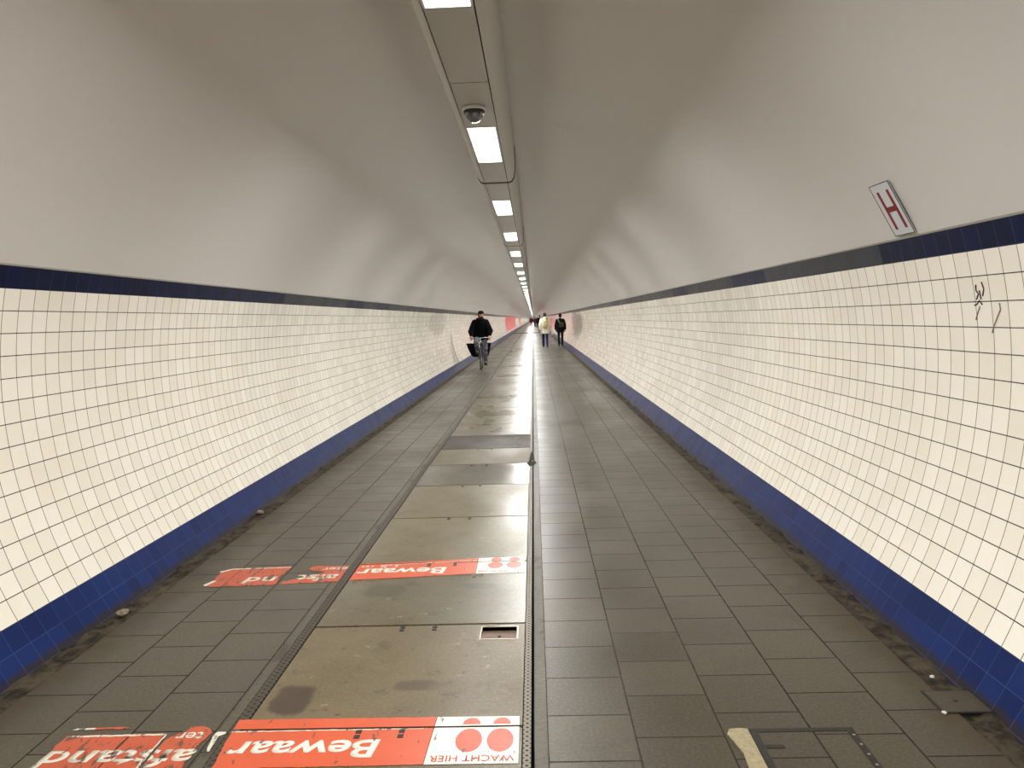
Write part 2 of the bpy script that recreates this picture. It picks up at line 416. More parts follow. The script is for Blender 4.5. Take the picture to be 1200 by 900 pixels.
# closing walls at both ends
for nm, y in (('wall_front', Y0), ('wall_back', Y1)):
    bm = bmesh.new()
    pts = [(R*math.cos(A_FLOOR+(A_B1-A_FLOOR)*i/12), ZC+R*math.sin(A_FLOOR+(A_B1-A_FLOOR)*i/12)) for i in range(13)]
    pts += [(RC*math.cos(b0+(PI-2*b0)*i/20), ZCC+RC*math.sin(b0+(PI-2*b0)*i/20)) for i in range(21)]
    pts += [(-x, z) for x, z in pts[:13][::-1]]
    d = .2 if y > 0 else -.2
    a = [bm.verts.new((x, y, z)) for x, z in pts]; b = [bm.verts.new((x, y+d, z)) for x, z in pts]
    bm.faces.new(a); bm.faces.new(b)
    for i in range(len(pts)): j = (i+1) % len(pts); bm.faces.new([a[i], a[j], b[j], b[i]])
    bmesh.ops.recalc_face_normals(bm, faces=bm.faces)
    struct(link(nm, bm, MT['ceil']))

# ---------------------------------------------------------------- floor
XF = 1.995
def slab_lane(name, xa, xb, mat):
    bm = bmesh.new(); box(bm, xa, xb, Y0, Y1, -.12, 0); return struct(link(name, bm, mat))
slab_lane('floor', .335, 1.85, MT['slab_right'])
slab_lane('floor', -1.84, -.895, MT['slab_left'])
bm = bmesh.new(); box(bm, -2.1, 2.1, Y0, Y1, -.2, -.09); struct(link('floor', bm, MT['trench']))
# gutters: mortar run, broken and uneven near the camera
for i, (xa, xb) in enumerate(((-2.0, -1.84), (1.85, 2.0))):
    bm = bmesh.new(); ys = [Y0, -2, 0]+[0.06*j for j in range(1, 260)]+[20, 30, 60, 120, Y1]; rows = []
    for y in ys:
        row = []
        for q in range(7):
            x = xa+(xb-xa)*q/6; t = q/6 if i == 0 else 1-q/6
            z = -.016+.012*t+(.022*noise.noise(Vector((x*14, y*9, 3)))+.012*noise.noise(Vector((x*40, y*30, 3))))*(1 if y < 16 else 0)
            row.append(bm.verts.new((x, y, min(z, .004) if t > .9 else z)))
        rows.append(row)
    for A, B in zip(rows, rows[1:]):
        for q in range(6): bm.faces.new([A[q], A[q+1], B[q+1], B[q]])
    struct(link('trim_%d' % (3+i), bm, MT['gutter'], smooth=True))
# edge fillers, chequer strip, punched steel channel
for i, (xa, xb, zt, mt) in enumerate(((-.895, -.857, -.001, 'filler'), (-.853, -.808, .002, 'dark_strip'), (.247, .276, .003, 'steel_strip'), (.288, .335, -.003, 'filler'))):
    bm = bmesh.new(); box(bm, xa, xb, Y0, Y1, -.1, zt); struct(link('trim_%d' % (5+i), bm, MT[mt]))

# ---------------------------------------------------------------- concrete duct covers down the middle
SEAMS = [-.2, .75, 1.72, 2.70, 3.66, 4.63, 5.73, 6.87, 7.87, 8.83, 9.86, 10.9]
while SEAMS[-1] < 41: SEAMS.append(SEAMS[-1]+1.0)
PX0, PX1 = -.803, .243
tint = {2: (lin(112, 104, 84), .9), 3: (lin(118, 106, 80), .92), 4: (lin(108, 102, 82), 1), 5: (lin(120, 112, 86), .97), 6: (lin(116, 108, 84), .98),
        7: (lin(98, 98, 88), 1.14), 8: (lin(108, 100, 78), .84), 9: (lin(18, 13, 10), .72)}
plabel = {2: 'concrete duct cover nearest the camera, under the large orange floor marking',
          3: 'brownish concrete duct cover with a square sunken handhole and a dark stain',
          4: 'concrete duct cover between the sunken handhole and the smaller orange marking',
          5: 'concrete duct cover just beyond the smaller orange floor marking',
          6: 'second concrete duct cover beyond the smaller orange marking',
          7: 'smooth wet grey concrete duct cover in front of the rough pitted one',
          8: 'rough pitted concrete duct cover directly before the dark brown cover',
          9: 'dark brown duct cover crossing the middle strip of the walkway',
          10: 'concrete duct cover directly behind the dark brown cover'}
for i, (a, b) in enumerate(zip(SEAMS, SEAMS[1:])):
    if i < 2: continue
    g = .009; bm = bmesh.new(); y0, y1 = a+g, b-g
    if i == 3:
        hx0, hx1, hy0, hy1 = .035, .205, 3.475, 3.615
        for q in ((PX0, hx0, y0, y1), (hx1, PX1, y0, y1), (hx0, hx1, y0, hy0), (hx0, hx1, hy1, y1)): box(bm, *q, -.06, 0)
    else:
        box(bm, PX0, PX1, y0, y1, -.06, 0)
        bmesh.ops.bevel(bm, geom=[e for e in bm.edges if all(v.co.z > -.01 for v in e.verts)], offset=.004, segments=1)
    o = link('duct_cover', bm, MT['plate'])
    c, al = tint.get(i, (tuple(x*random.uniform(.9, 1.1) for x in lin(108, 102, 84)), random.uniform(.97, 1.06)))
    o.color = (*c, al)
    o.location.z = random.uniform(-.001, .0005) if i > 4 else 0
    if 38.3 < a < 39.4: o.color = (*lin(52, 44, 36), 1.1)
    if i in plabel: tag(o, plabel[i], 'floor cover', 'concrete duct covers along the middle of the walkway')
    else: tag(o, 'plain wet concrete duct cover in the long run past the dark brown one', 'floor cover', 'plain duct covers beyond the dark one')
    if i == 3:
        bm = bmesh.new(); box(bm, hx0, hx1, hy0, hy1, -.055, -.018); link('recess_floor', bm, MT['rust'], o)
        bm = bmesh.new(); e = .006
        for q in ((hx0-e, hx0, hy0-e, hy1+e), (hx1, hx1+e, hy0-e, hy1+e), (hx0, hx1, hy0-e, hy0), (hx0, hx1, hy1, hy1+e)): box(bm, *q, -.03, .0025)
        link('recess_rim', bm, MT['rim'], o)
        bm = bmesh.new(); lathe(bm, [(.009, -.019), (.009, -.015), (.003, -.014)], 12, c=(.12, 3.545, 0)); link('bolt', bm, MT['iron'], o)
    if 1 < i < 9:
        for sx in (-.36, -.2):     # lifting slots by the seam
            bm = bmesh.new()
            for t in (0, 1): box(bm, sx-.011, sx+.011, y1-.028-.034*t, y1-.004-.034*t, -.01, .0034)
            link('lifting_slot', bm, MT['iron'], o)
for ya, yb in ((SEAMS[-1]+.009, Y1), (Y0, SEAMS[2]-.009)):
    bm = bmesh.new(); box(bm, PX0, PX1, ya, yb, -.06, 0)
    o = struct(link('floor', bm, MT['plate'])); o.color = (*lin(108, 102, 84), 1.0)

bm = bmesh.new(); box(bm, -1.84, .95, 79.0, 83.0, -.01, .006); struct(link('trim_9', bm, MT['trench']))

S = empty('broken_edge', (.26, 8.0, 0), label='dark broken hole in the slotted channel beside the smooth wet cover', cat='floor damage')
bm = bmesh.new(); prism(bm, [(p[0]-.26, p[1]-8.0) for p in [(.236, 7.72), (.262, 7.66), (.29, 7.75), (.318, 7.86), (.296, 7.97), (.29, 8.3), (.262, 8.55), (.247, 8.2), (.238, 7.95), (.218, 7.84)]], .0006, .0042)
link('dark_hole', bm, MT['trench'], S)
bm = bmesh.new(); bmesh.ops.create_icosphere(bm, subdivisions=2, radius=.014, matrix=Matrix.Translation((.02, -.1, .01)) @ Matrix.Diagonal((1, 1.6, .6, 1))); link('rubble', bm, MT['litter'], S)

# manhole frame and cover in the right lane, small cover by the gutter
t = empty('manhole_cover', (1.24, 2.3, 0), label='square paved manhole cover with a black iron frame at the bottom right of the walkway', cat='manhole cover')
def loc(bm, o):
    bmesh.ops.translate(bm, vec=-Vector(o.location), verts=bm.verts); return bm
bm = bmesh.new()
for q in ((1.058, 1.084, 2.0, 2.652), (1.40, 1.426, 2.0, 2.652), (1.084, 1.40, 2.628, 2.652), (1.084, 1.40, 2.0, 2.02)): box(bm, *q, -.02, .0035)
link('iron_frame', loc(bm, t), MT['iron'], t)
bm = bmesh.new(); box(bm, 1.084, 1.40, 2.02, 2.628, -.02, .0022); link('paved_infill', loc(bm, t), MT['slab_right'], t)
bm = bmesh.new(); box(bm, 1.086, 1.15, 2.525, 2.546, -.0, .0042); link('lifting_slot', loc(bm, t), MT['iron'], t)
for q in range(6):
    bm = bmesh.new(); lathe(bm, [(.005, 0), (.005, .0052), (.002, .006)], 10, c=(1.413, 2.6-q*.06, 0)); link('rivet', loc(bm, t), MT['rim'], t)
bm = bmesh.new()
pts = [(1.056, 2.655), (1.03, 2.66), (.99, 2.655), (.975, 2.62), (.985, 2.58), (1.0, 2.5), (.995, 2.42), (1.01, 2.3), (1.0, 2.1), (1.056, 2.08)]
prism(bm, pts, -.01, .0025); tag(link('mortar_patch', bm, plain('pale_rough_mortar', lin(150, 138, 108), .7, 0, .5, 60, .6)), 'pale rough mortar patch along the left side of the iron manhole frame', 'mortar patch')
t = empty('drain_cover', (1.89, 2.82, 0), label='small square dark cover set at the foot of the right wall', cat='drain cover')
bm = bmesh.new(); box(bm, 1.805, 1.975, 2.745, 2.90, -.03, .004)
bmesh.ops.bevel(bm, geom=[e for e in bm.edges if all(v.co.z > 0 for v in e.verts)], offset=.003, segments=1)
link('cover_plate', loc(bm, t), plain('brown_iron_plate', lin(74, 66, 52), .55, .2, .3, 30, .4), t)
bm = bmesh.new()
for q in ((1.797, 1.805, 2.737, 2.908), (1.975, 1.983, 2.737, 2.908), (1.805, 1.975, 2.737, 2.745), (1.805, 1.975, 2.90, 2.908)): box(bm, *q, -.03, .003)
link('frame', loc(bm, t), MT['iron'], t)
bm = bmesh.new(); lathe(bm, [(.009, 0), (.009, .0048)], 12, c=(1.885, 2.822, 0)); link('keyhole', loc(bm, t), MT['groove'], t)

# ---------------------------------------------------------------- painted distance markings on the floor
def cut(bm, axis, a, b):
    no = Vector((1, 0, 0)) if axis == 0 else Vector((0, 1, 0))
    for v in (a, b): bmesh.ops.bisect_plane(bm, geom=bm.verts[:]+bm.edges[:]+bm.faces[:], plane_co=no*v, plane_no=no)
    bmesh.ops.delete(bm, geom=[f for f in bm.faces if a-1e-6 < f.calc_center_median()[axis] < b+1e-6], context='FACES')
def ragged(pts, amp=.004, step=.025, seed=0):
    out = []; k = len(pts)
    for i in range(k):
        p, q = Vector(pts[i]), Vector(pts[(i+1) % k]); d = (q-p).length; m = max(1, int(d/step))
        for j in range(m):
            v = p.lerp(q, j/m); out.append((v.x+amp*noise.noise(Vector((v.x*45, v.y*45, seed)))*2, v.y+amp*noise.noise(Vector((v.x*45, v.y*45, seed+7)))*2))
    return out
def flat(name, pts, z, mat, parent, cuts=(), rag=0.0, seed=0):
    bm = bmesh.new()
    if rag: pts = ragged(pts, rag, .02, seed)
    f = bm.faces.new([bm.verts.new((x, y, z)) for x, y in pts]); bmesh.ops.recalc_face_normals(bm, faces=[f])
    if f.normal.z < 0: f.normal_flip()
    for c in cuts: cut(bm, *c)
    ext = bmesh.ops.extrude_face_region(bm, geom=bm.faces[:])
    bmesh.ops.translate(bm, vec=(0, 0, -.0008), verts=[v for v in ext['geom'] if isinstance(v, bmesh.types.BMVert)])
    bmesh.ops.recalc_face_normals(bm, faces=bm.faces)
    return link(name, loc(bm, parent), mat, parent)
def lettering(name, txt, x_left, x_right, y_top, y_base, z, mat, parent, bold=.02, cuts=(), shear=0.0):
    """text read by someone walking towards the camera: its left is at the larger x, its top at the smaller y"""
    cu = bpy.data.curves.new(name, 'FONT'); cu.body = txt; cu.offset = bold; cu.extrude = 0; cu.resolution_u = 4
    tmp = bpy.data.objects.new(name, cu); COL.objects.link(tmp)
    bpy.context.view_layer.update()
    dg = bpy.context.evaluated_depsgraph_get(); me = bpy.data.meshes.new_from_object(tmp.evaluated_get(dg))
    bpy.data.objects.remove(tmp); bpy.data.curves.remove(cu)
    xs = [v.co.x for v in me.vertices]; ys = [v.co.y for v in me.vertices]
    xa, xb, yb = min(xs), max(xs), max(ys)
    bm = bmesh.new(); bm.from_mesh(me); bpy.data.meshes.remove(me)
    for v in bm.verts:
        u = (v.co.x-xa)/(xb-xa); q = v.co.y/yb
        v.co = (x_left+(x_right-x_left)*u+shear*q, y_base+(y_top-y_base)*q, z)
    bmesh.ops.recalc_face_normals(bm, faces=bm.faces)
    for f in bm.faces:
        if f.normal.z < 0: f.normal_flip()
    for c in cuts: cut(bm, *c)
    ext = bmesh.ops.extrude_face_region(bm, geom=bm.faces[:])
    bmesh.ops.translate(bm, vec=(0, 0, -.0004), verts=[v for v in ext['geom'] if isinstance(v, bmesh.types.BMVert)])
    return link(name, loc(bm, parent), mat, parent)
def oval(cx, cy, rx, ry, k=28): return [(cx+rx*math.cos(2*PI*i/k), cy+ry*math.sin(2*PI*i/k)) for i in range(k)]

S = empty('floor_marking', (-.3, 2.6, 0), label='large orange and white floor marking nearest the camera, reading Bewaar and WACHT HIER', cat='floor marking')
seam = [(1, 2.694, 2.706)]
flat('orange_field', [(-.845, 2.775), (-.083, 2.772), (-.093, 2.462), (-.82, 2.455), (-.82, 2.50), (-.835, 2.6)], .0022, MT['orange'], S, seam, .002, 1)
flat('white_field', [(-.08, 2.772), (.232, 2.768), (.232, 2.462), (-.09, 2.462)], .0022, MT['sign_white'], S, seam)
flat('white_edge', [(-.845, 2.692), (-.845, 2.684), (-.55, 2.688), (-.3, 2.686), (-.11, 2.69), (-.11, 2.693)], .0030, MT['sign_white_worn'], S, (), .002, 3)
for cx, rx in ((.052, .048), (.165, .048)):
    flat('red_oval', oval(cx, 2.608, rx, .076), .0030, MT['sign_red'], S)
    flat('red_heel', [p for p in oval(cx+.002, 2.715, .033, .045) if p[1] > 2.707] , .0030, MT['sign_red'], S)
lettering('white_lettering', 'Bewaar', -.268, -.805, 2.508, 2.618, .0030, MT['sign_white'], S, .022, shear=-.012)
lettering('red_lettering', 'WACHT HIER', .218, -.075, 2.475, 2.512, .0030, MT['sign_red'], S, .006)

S = empty('floor_marking', (-1.2, 2.58, 0), label='torn orange sticker left of the large marking with the letters afstand and ter', cat='floor marking')
flat('orange_field', [(-1.46, 2.682), (-1.085, 2.688), (-1.08, 2.30), (-1.45, 2.30)], .0018, MT['orange_worn'], S, [(0, -1.224, -1.218)], .004, 4)
flat('orange_field', [(-1.07, 2.64), (-1.035, 2.69), (-1.01, 2.725), (-.965, 2.735), (-.935, 2.72), (-.915, 2.69), (-.93, 2.60), (-.925, 2.30), (-1.07, 2.30)], .0018, MT['orange_worn'], S, (), .003, 5)
flat('white_edge', [(-1.45, 2.678), (-1.09, 2.684), (-1.09, 2.674), (-1.45, 2.668)], .0024, MT['sign_white_worn'], S, (), .002, 6)
flat('white_edge', [(-1.085, 2.68), (-1.08, 2.68), (-1.08, 2.32), (-1.09, 2.32)], .0024, MT['sign_white_worn'], S, (), .003, 7)
flat('white_edge', [(-.90, 2.68), (-.893, 2.69), (-.86, 2.69), (-.86, 2.68), (-.88, 2.66), (-.87, 2.56), (-.88, 2.56), (-.895, 2.62)], .0024, MT['sign_white_worn'], S, (), .003, 8)
flat('white_scrap', [(-1.465, 2.722), (-1.45, 2.732), (-1.38, 2.734), (-1.38, 2.722)], .0018, MT['sign_white_worn'], S, (), .002, 9)
flat('orange_scrap', [(-1.38, 2.722), (-1.38, 2.734), (-1.27, 2.738), (-1.25, 2.728), (-1.27, 2.722)], .0018, MT['orange_worn'], S, (), .003, 10)
lettering('white_lettering', 'afstand', -.915, -1.455, 2.468, 2.575, .0026, MT['sign_white_worn'], S, .02, shear=-.012, cuts=[(0, -1.08, -1.07)])
lettering('white_lettering', 'ter', -.938, -1.04, 2.642, 2.69, .0026, MT['sign_white_worn'], S, .012)

S = empty('floor_marking', (-.7, 4.5, 0), label='smaller looking worn orange floor marking farther off, reading Bewaar afstand beside red ovals', cat='floor marking')
seam = [(1, 4.624, 4.636)]
flat('orange_field', [(-.80, 4.60), (-.803, 4.64), (-.45, 4.66), (-.065, 4.70), (-.062, 4.41), (-.4, 4.375), (-.80, 4.34)], .0022, MT['orange'], S, seam, .002, 11)
flat('white_field', [(-.06, 4.70), (.232, 4.715), (.232, 4.41), (-.058, 4.41)], .0022, MT['sign_white'], S, seam)
flat('orange_field', [(-1.64, 4.54), (-1.58, 4.60), (-1.36, 4.615), (-1.225, 4.62), (-1.225, 4.56), (-1.24, 4.44), (-1.225, 4.29), (-1.62, 4.28)], .0018, MT['orange_worn'], S, [(0, -1.537, -1.533)], .005, 12)
flat('orange_field', [(-1.12, 4.57), (-1.08, 4.615), (-.86, 4.61), (-.862, 4.33), (-1.2, 4.30), (-1.2, 4.34), (-1.1, 4.41), (-.98, 4.50), (-1.06, 4.53)], .0018, MT['orange_worn'], S, (), .005, 13)
flat('white_edge', [(-1.64, 4.53), (-1.59, 4.585), (-1.23, 4.60), (-1.23, 4.61), (-1.6, 4.60), (-1.66, 4.55)], .0024, MT['sign_white_worn'], S, (), .003, 14)
flat('white_edge', [(-1.66, 4.31), (-1.63, 4.38), (-1.605, 4.38), (-1.635, 4.29)], .0024, MT['sign_white_worn'], S, (), .003, 15)
flat('white_edge', [(-.66, 4.60), (-.66, 4.606), (-.07, 4.65), (-.07, 4.643)], .0030, MT['sign_white_worn'], S, (), .001, 16)
lettering('white_lettering', 'Bewaar', -.245, -.785, 4.425, 4.535, .0030, MT['sign_white'], S, .022, shear=-.012)
lettering('white_lettering', 'afst', -.885, -1.13, 4.345, 4.45, .0026, MT['sign_white_worn'], S, .02, shear=-.012)
lettering('white_lettering', 'nd', -1.255, -1.43, 4.325, 4.43, .0026, MT['sign_white_worn'], S, .02, shear=-.012)
lettering('white_lettering', '1,5 m', -.555, -.78, 4.555, 4.598, .0030, MT['sign_white_worn'], S, .012)
lettering('white_lettering', 'eter', -.86, -1.02, 4.535, 4.58, .0026, MT['sign_white_worn'], S, .012)
for cx in (.052, .165):
    flat('red_oval', oval(cx, 4.56, .046, .06), .0030, MT['sign_red'], S)
    flat('red_heel', [p for p in oval(cx+.002, 4.66, .033, .045) if p[1] > 4.638], .0030, MT['sign_red'], S)
lettering('red_lettering', 'WACHT HIER', .13, -.05, 4.43, 4.465, .0030, MT['sign_red'], S, .006)

# ---------------------------------------------------------------- ceiling trunking, lights, dome camera
ZP = 2.86
PER, G0 = 6.66, 7.74
def casing_profile(e=0.0, top=3.235):
    h = [(.117, ZP+.004), (.128, ZP+.004), (.155, ZP+.016), (.176, ZP+.05), (.188, ZP+.11), (.19, ZP+.16), (.19, top)]
    return [(x+e, z-e*.6) for x, z in h]
def build_section():
    t = empty('light_trunking', (0, 0, 0))
    L = PER-.012
    bm = bmesh.new()
    for sgn in (-1, 1):
        p = [(sgn*x, z) for x, z in casing_profile()]
        extrude_profile(bm, p, [.02, L])
        q = [(sgn*.117, ZP+.004), (sgn*.117, ZP+.03)]
        extrude_profile(bm, q, [.02, L])
    extrude_profile(bm, [(-.19, 3.235), (.19, 3.235)], [.02, L])
    for f in bm.faces: f.smooth = True
    bmesh.ops.recalc_face_normals(bm, faces=bm.faces)
    o = link('casing', bm, MT['casing'], t); o.modifiers.new('edge', 'EDGE_SPLIT')
    bm = bmesh.new(); extrude_profile(bm, [(-.117, ZP+.03), (.117, ZP+.03)], [.02, L]); link('inner_tray', bm, MT['groove'], t)
    for a, b in ((.05, 1.135), (2.365, 3.41), (3.418, 4.425), (5.655, 6.63)):
        bm = bmesh.new(); box(bm, -.110, .110, a+.004, b-.004, ZP, ZP+.012)
        bmesh.ops.bevel(bm, geom=[e for e in bm.edges if all(v.co.z < ZP+.001 for v in e.verts)], offset=.003, segments=1)
        link('cover_panel', bm, MT['cover'], t)
    bm = bmesh.new()
    p1 = casing_profile(.005, 3.22); full = [(-x, z) for x, z in p1[::-1]]+p1
    p2 = casing_profile(-.012, 3.22); inner = [(-x, z) for x, z in p2[::-1]]+p2
    ra = [[bm.verts.new((x, y, z)) for x, z in prof] for prof in (full, inner) for y in (.001, .05)]
    for A, B in ((ra[0], ra[1]), (ra[1], ra[3]), (ra[3], ra[2]), (ra[2], ra[0])):
        for i in range(len(A)-1): bm.faces.new([A[i], A[i+1], B[i+1], B[i]])
    bmesh.ops.recalc_face_normals(bm, faces=bm.faces)
    link('joint_gasket', bm, MT['gasket'], t)
    return t
def build_light():
    t = empty('ceiling_light', (0, 0, 0))
    bm = bmesh.new(); box(bm, -.098, .098, .02, 1.20, ZP-.004, ZP+.01)
    link('diffuser', bm, MT['lamp'], t)
    ld = bpy.data.lights.new('lamp', 'AREA'); ld.shape = 'RECTANGLE'; ld.size = .176; ld.size_y = 1.15
    ld.energy = LAMP_WATTS; ld.color = LAMP_COLOUR
    lo = bpy.data.objects.new('lamp', ld); COL.objects.link(lo); lo.parent = t; lo.location = (0, .61, ZP-.008)
    bm = bmesh.new()
    for q in ((-.110, .110, 0, .02), (-.110, .110, 1.20, 1.22), (-.110, -.098, .02, 1.20), (.098, .110, .02, 1.20)): box(bm, *q, ZP-.002, ZP+.012)
    link('frame', bm, MT['casing'], t)
    return t
def copy_tree(o):
    r = o.copy(); COL.objects.link(r)
    for ch in o.children:
        c = ch.copy(); COL.objects.link(c); c.parent = r
    return r
sec0 = build_section(); lt0 = build_light()
k = -3; first = True; nl = 0
near_l = {0: 'bright ceiling light cut off by the top edge of the picture', 1: 'bright rectangular ceiling light just beyond the dome camera',
          2: 'third ceiling light from the camera, first beyond the nearest black joint gasket', 3: 'fourth ceiling light, just in front of the second black joint gasket',
          4: 'fifth ceiling light, just beyond the second black joint gasket', 5: 'sixth ceiling light, just before the third black joint gasket'}
near_s = {-1: 'nearest overhead trunking section, holding the dome camera', 0: 'overhead trunking section between the first and second black joint gaskets',
          1: 'overhead trunking section between the second and third black joint gaskets', 2: 'overhead trunking section beyond the third black joint gasket'}
while G0+PER*k < Y1-PER:
    y = G0+PER*k
    s_ = sec0 if first else copy_tree(sec0)
    s_.location = (0, y, 0)
    tag(s_, near_s.get(k, 'white trunking section overhead, behind the camera' if k < -1 else 'one of the tiny white overhead trunking sections far down the tunnel'),
        'light trunking', 'ceiling trunking sections' if (k in near_s) else ('trunking sections behind the camera' if k < -1 else 'far ceiling trunking sections'))
    for q, d in enumerate((1.14, 4.43)):
        l_ = lt0 if (first and q == 0) else copy_tree(lt0)
        l_.location = (0, y+d, 0); idx = 2*k+2+q
        if idx in near_l: tag(l_, near_l[idx], 'ceiling light', 'ceiling lights near the camera')
        elif idx < 0: tag(l_, 'ceiling light behind the camera', 'ceiling light', 'ceiling lights behind the camera')
        else: tag(l_, 'one of the small bright ceiling lights in the row running far down the tunnel', 'ceiling light', 'far ceiling lights in the row')
    first = False; k += 1

t = empty('security_camera', (-.01, 5.0, ZP), label='dome security camera hanging under the trunking in front of the second light', cat='security camera')
bm = bmesh.new(); lathe(bm, [(.074, 0), (.075, -.012), (.073, -.022), (.066, -.026)][::-1], 32); link('housing', bm, MT['camwhite'], t, True)
bm = bmesh.new(); lathe(bm, [(.060, -.042), (.067, -.040), (.069, -.026), (.066, -.023)], 32); link('black_ring', bm, MT['black'], t, True)
bm = bmesh.new()
lathe(bm, [(.006, -.098), (.024, -.094), (.042, -.082), (.054, -.064), (.058, -.040)], 32); link('dome', bm, MT['dome'], t, True)
bm = bmesh.new(); lathe(bm, [(.006, -.088), (.018, -.082), (.028, -.06), (.03, -.040)], 20); link('lens', bm, MT['black'], t, True)

# ---------------------------------------------------------------- H sign on the right of the vault
t = empty('hydrant_sign', (2.15, 3.95, 1.98), label='small upright white sign with a dark red letter H above the right frieze', cat='sign')
P0, P1 = Vector((2.189, 0, 1.858)), Vector((2.051, 0, 2.110)); dv = (P1-P0); SH = dv.length; dv.normalize(); du = Vector((0, -1, 0)); nn = du.cross(dv).normalized()
if nn.x > 0: nn = -nn
def signbox(bm, a0, a1, b0_, b1_, h0, h1):
    vs = []
    for h in (h0, h1):
        for b in (b0_, b1_):
            for a in (a0, a1): vs.append(bm.verts.new(P0+Vector((0, 3.985, 0))+du*a+dv*b+nn*h-Vector(t.location)))
    for q in ((0, 2, 3, 1), (4, 5, 7, 6), (0, 1, 5, 4), (2, 6, 7, 3), (0, 4, 6, 2), (1, 3, 7, 5)): bm.faces.new([vs[i] for i in q])
    bmesh.ops.recalc_face_normals(bm, faces=bm.faces)
SW = .2
bm = bmesh.new(); signbox(bm, 0, SW, 0, SH, .0, .004); link('board', bm, MT['signboard'], t)
bm = bmesh.new(); e = .004
for q in ((0, e, 0, SH), (SW-e, SW, 0, SH), (0, SW, 0, e), (0, SW, SH-e, SH)): signbox(bm, *q, .003, .0052)
link('border', bm, MT['sign_border'], t)
bm = bmesh.new()
for q in ((.045, .067, .035, .245), (.142, .164, .035, .245), (.06, .15, .13, .158)): signbox(bm, *q, .003, .0055)
link('letter', bm, MT['hred'], t)

# ---------------------------------------------------------------- marker scribble on the right wall
def on_wall(y, z, side=1, off=.002):
    x = math.sqrt((R-off)**2-(z-ZC)**2); return (side*x, y, z)
t = empty('graffiti_scribble', (0, 0, 0), label='black marker scribble on the white tiles of the right wall', cat='graffiti')
for nm, mt, strokes in (('dark_stroke', 'ink', [[(3.43, 1.585), (3.435, 1.56), (3.42, 1.545), (3.44, 1.52)], [(3.385, 1.595), (3.375, 1.565), (3.39, 1.535)], [(3.46, 1.495), (3.44, 1.50), (3.42, 1.515), (3.40, 1.497)], [(3.41, 1.56), (3.405, 1.52)]]),
                        ('pale_stroke', 'inkpale', [[(3.278, 1.502), (3.275, 1.475), (3.297, 1.448), (3.335, 1.40), (3.346, 1.375)], [(3.42, 1.49), (3.45, 1.45), (3.46, 1.43)]])):
    for s_ in strokes:
        bm = bmesh.new(); fine = []
        for a, b in zip(s_, s_[1:]):
            for j in range(4): fine.append(on_wall(a[0]+(b[0]-a[0])*j/4, a[1]+(b[1]-a[1])*j/4))
        fine.append(on_wall(*s_[-1])); tube(bm, fine, .0028, 6); link(nm, bm, MT[mt], t)

# ---------------------------------------------------------------- reddish glow far down both walls, painted as pink panels
def glow_panel(name, side, ya, yb, za, zb, label):
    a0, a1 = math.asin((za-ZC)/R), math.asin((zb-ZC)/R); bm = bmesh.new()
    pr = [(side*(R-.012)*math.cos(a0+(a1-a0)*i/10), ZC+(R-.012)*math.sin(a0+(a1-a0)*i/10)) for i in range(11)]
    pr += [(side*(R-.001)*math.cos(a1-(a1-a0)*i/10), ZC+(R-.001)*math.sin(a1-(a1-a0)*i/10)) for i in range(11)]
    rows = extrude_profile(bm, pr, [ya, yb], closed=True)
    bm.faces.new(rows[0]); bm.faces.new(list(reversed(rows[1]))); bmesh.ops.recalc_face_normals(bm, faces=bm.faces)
    tag(link(name, bm, MT['pink']), label, 'glow panel')
glow_panel('glow_panel', -1, 72, 112, .35, 1.80, 'long pinkish red glow painted as a panel far down the left wall, nearer of two')
glow_panel('glow_panel', -1, 142, 160, .35, 1.80, 'pinkish red glow painted as a panel on the left wall, the farther of two')
glow_panel('glow_panel', 1, 76, 87, .35, 1.5, 'pinkish red glow painted as a panel on the right wall beyond the walkers')

# ---------------------------------------------------------------- people
FM = {}
def fm(name, col, rough=.8, bump=.3):
    if name not in FM: FM[name] = plain(name, col, rough, 0, .15, 25, bump, .5 if rough < .6 else .15)
    return FM[name]
SKIN = fm('skin', lin(178, 128, 104), .5, .05)
def V(*a): return Vector(a)
def ell(bm, c, rx, ry, rz, rot=0.0, tilt=0.0):
    r = bmesh.ops.create_uvsphere(bm, u_segments=20, v_segments=14, radius=1)
    m = Matrix.Translation(Vector(c)) @ Matrix.Rotation(rot, 4, 'Z') @ Matrix.Rotation(tilt, 4, 'X') @ Matrix.Diagonal((rx, ry, rz, 1))
    bmesh.ops.transform(bm, matrix=m, verts=r['verts'])
def limb(bm, pts):
    """tapering limb through (x,y,z,r) joints, rounded at every joint"""
    P = [Vector(p[:3]) for p in pts]; Rr = [p[3] for p in pts]; fine = []; rad = []
    for i in range(len(P)-1):
        for j in range(4):
            t = j/4; fine.append(P[i].lerp(P[i+1], t)); rad.append(Rr[i]+(Rr[i+1]-Rr[i])*t)
    fine.append(P[-1]); rad.append(Rr[-1])
    tube(bm, fine, rad, 14)
    for p, r_ in zip(P, Rr):
        q = bmesh.ops.create_uvsphere(bm, u_segments=12, v_segments=8, radius=r_*.995); bmesh.ops.translate(bm, vec=p, verts=q['verts'])
def stack(bm, rings, seg=24):
    """closed body of elliptical rings (cx,cy,cz,rx,ry)"""
    rows = []
    for cx, cy, cz, rx, ry in rings:
        rows.append([bm.verts.new((cx+rx*math.cos(2*PI*a/seg), cy+ry*math.sin(2*PI*a/seg), cz)) for a in range(seg)])
    for A, B in zip(rows, rows[1:]):
        for a in range(seg): bm.faces.new([A[a], A[(a+1) % seg], B[(a+1) % seg], B[a]])
    bm.faces.new(list(reversed(rows[0]))); bm.faces.new(rows[-1])
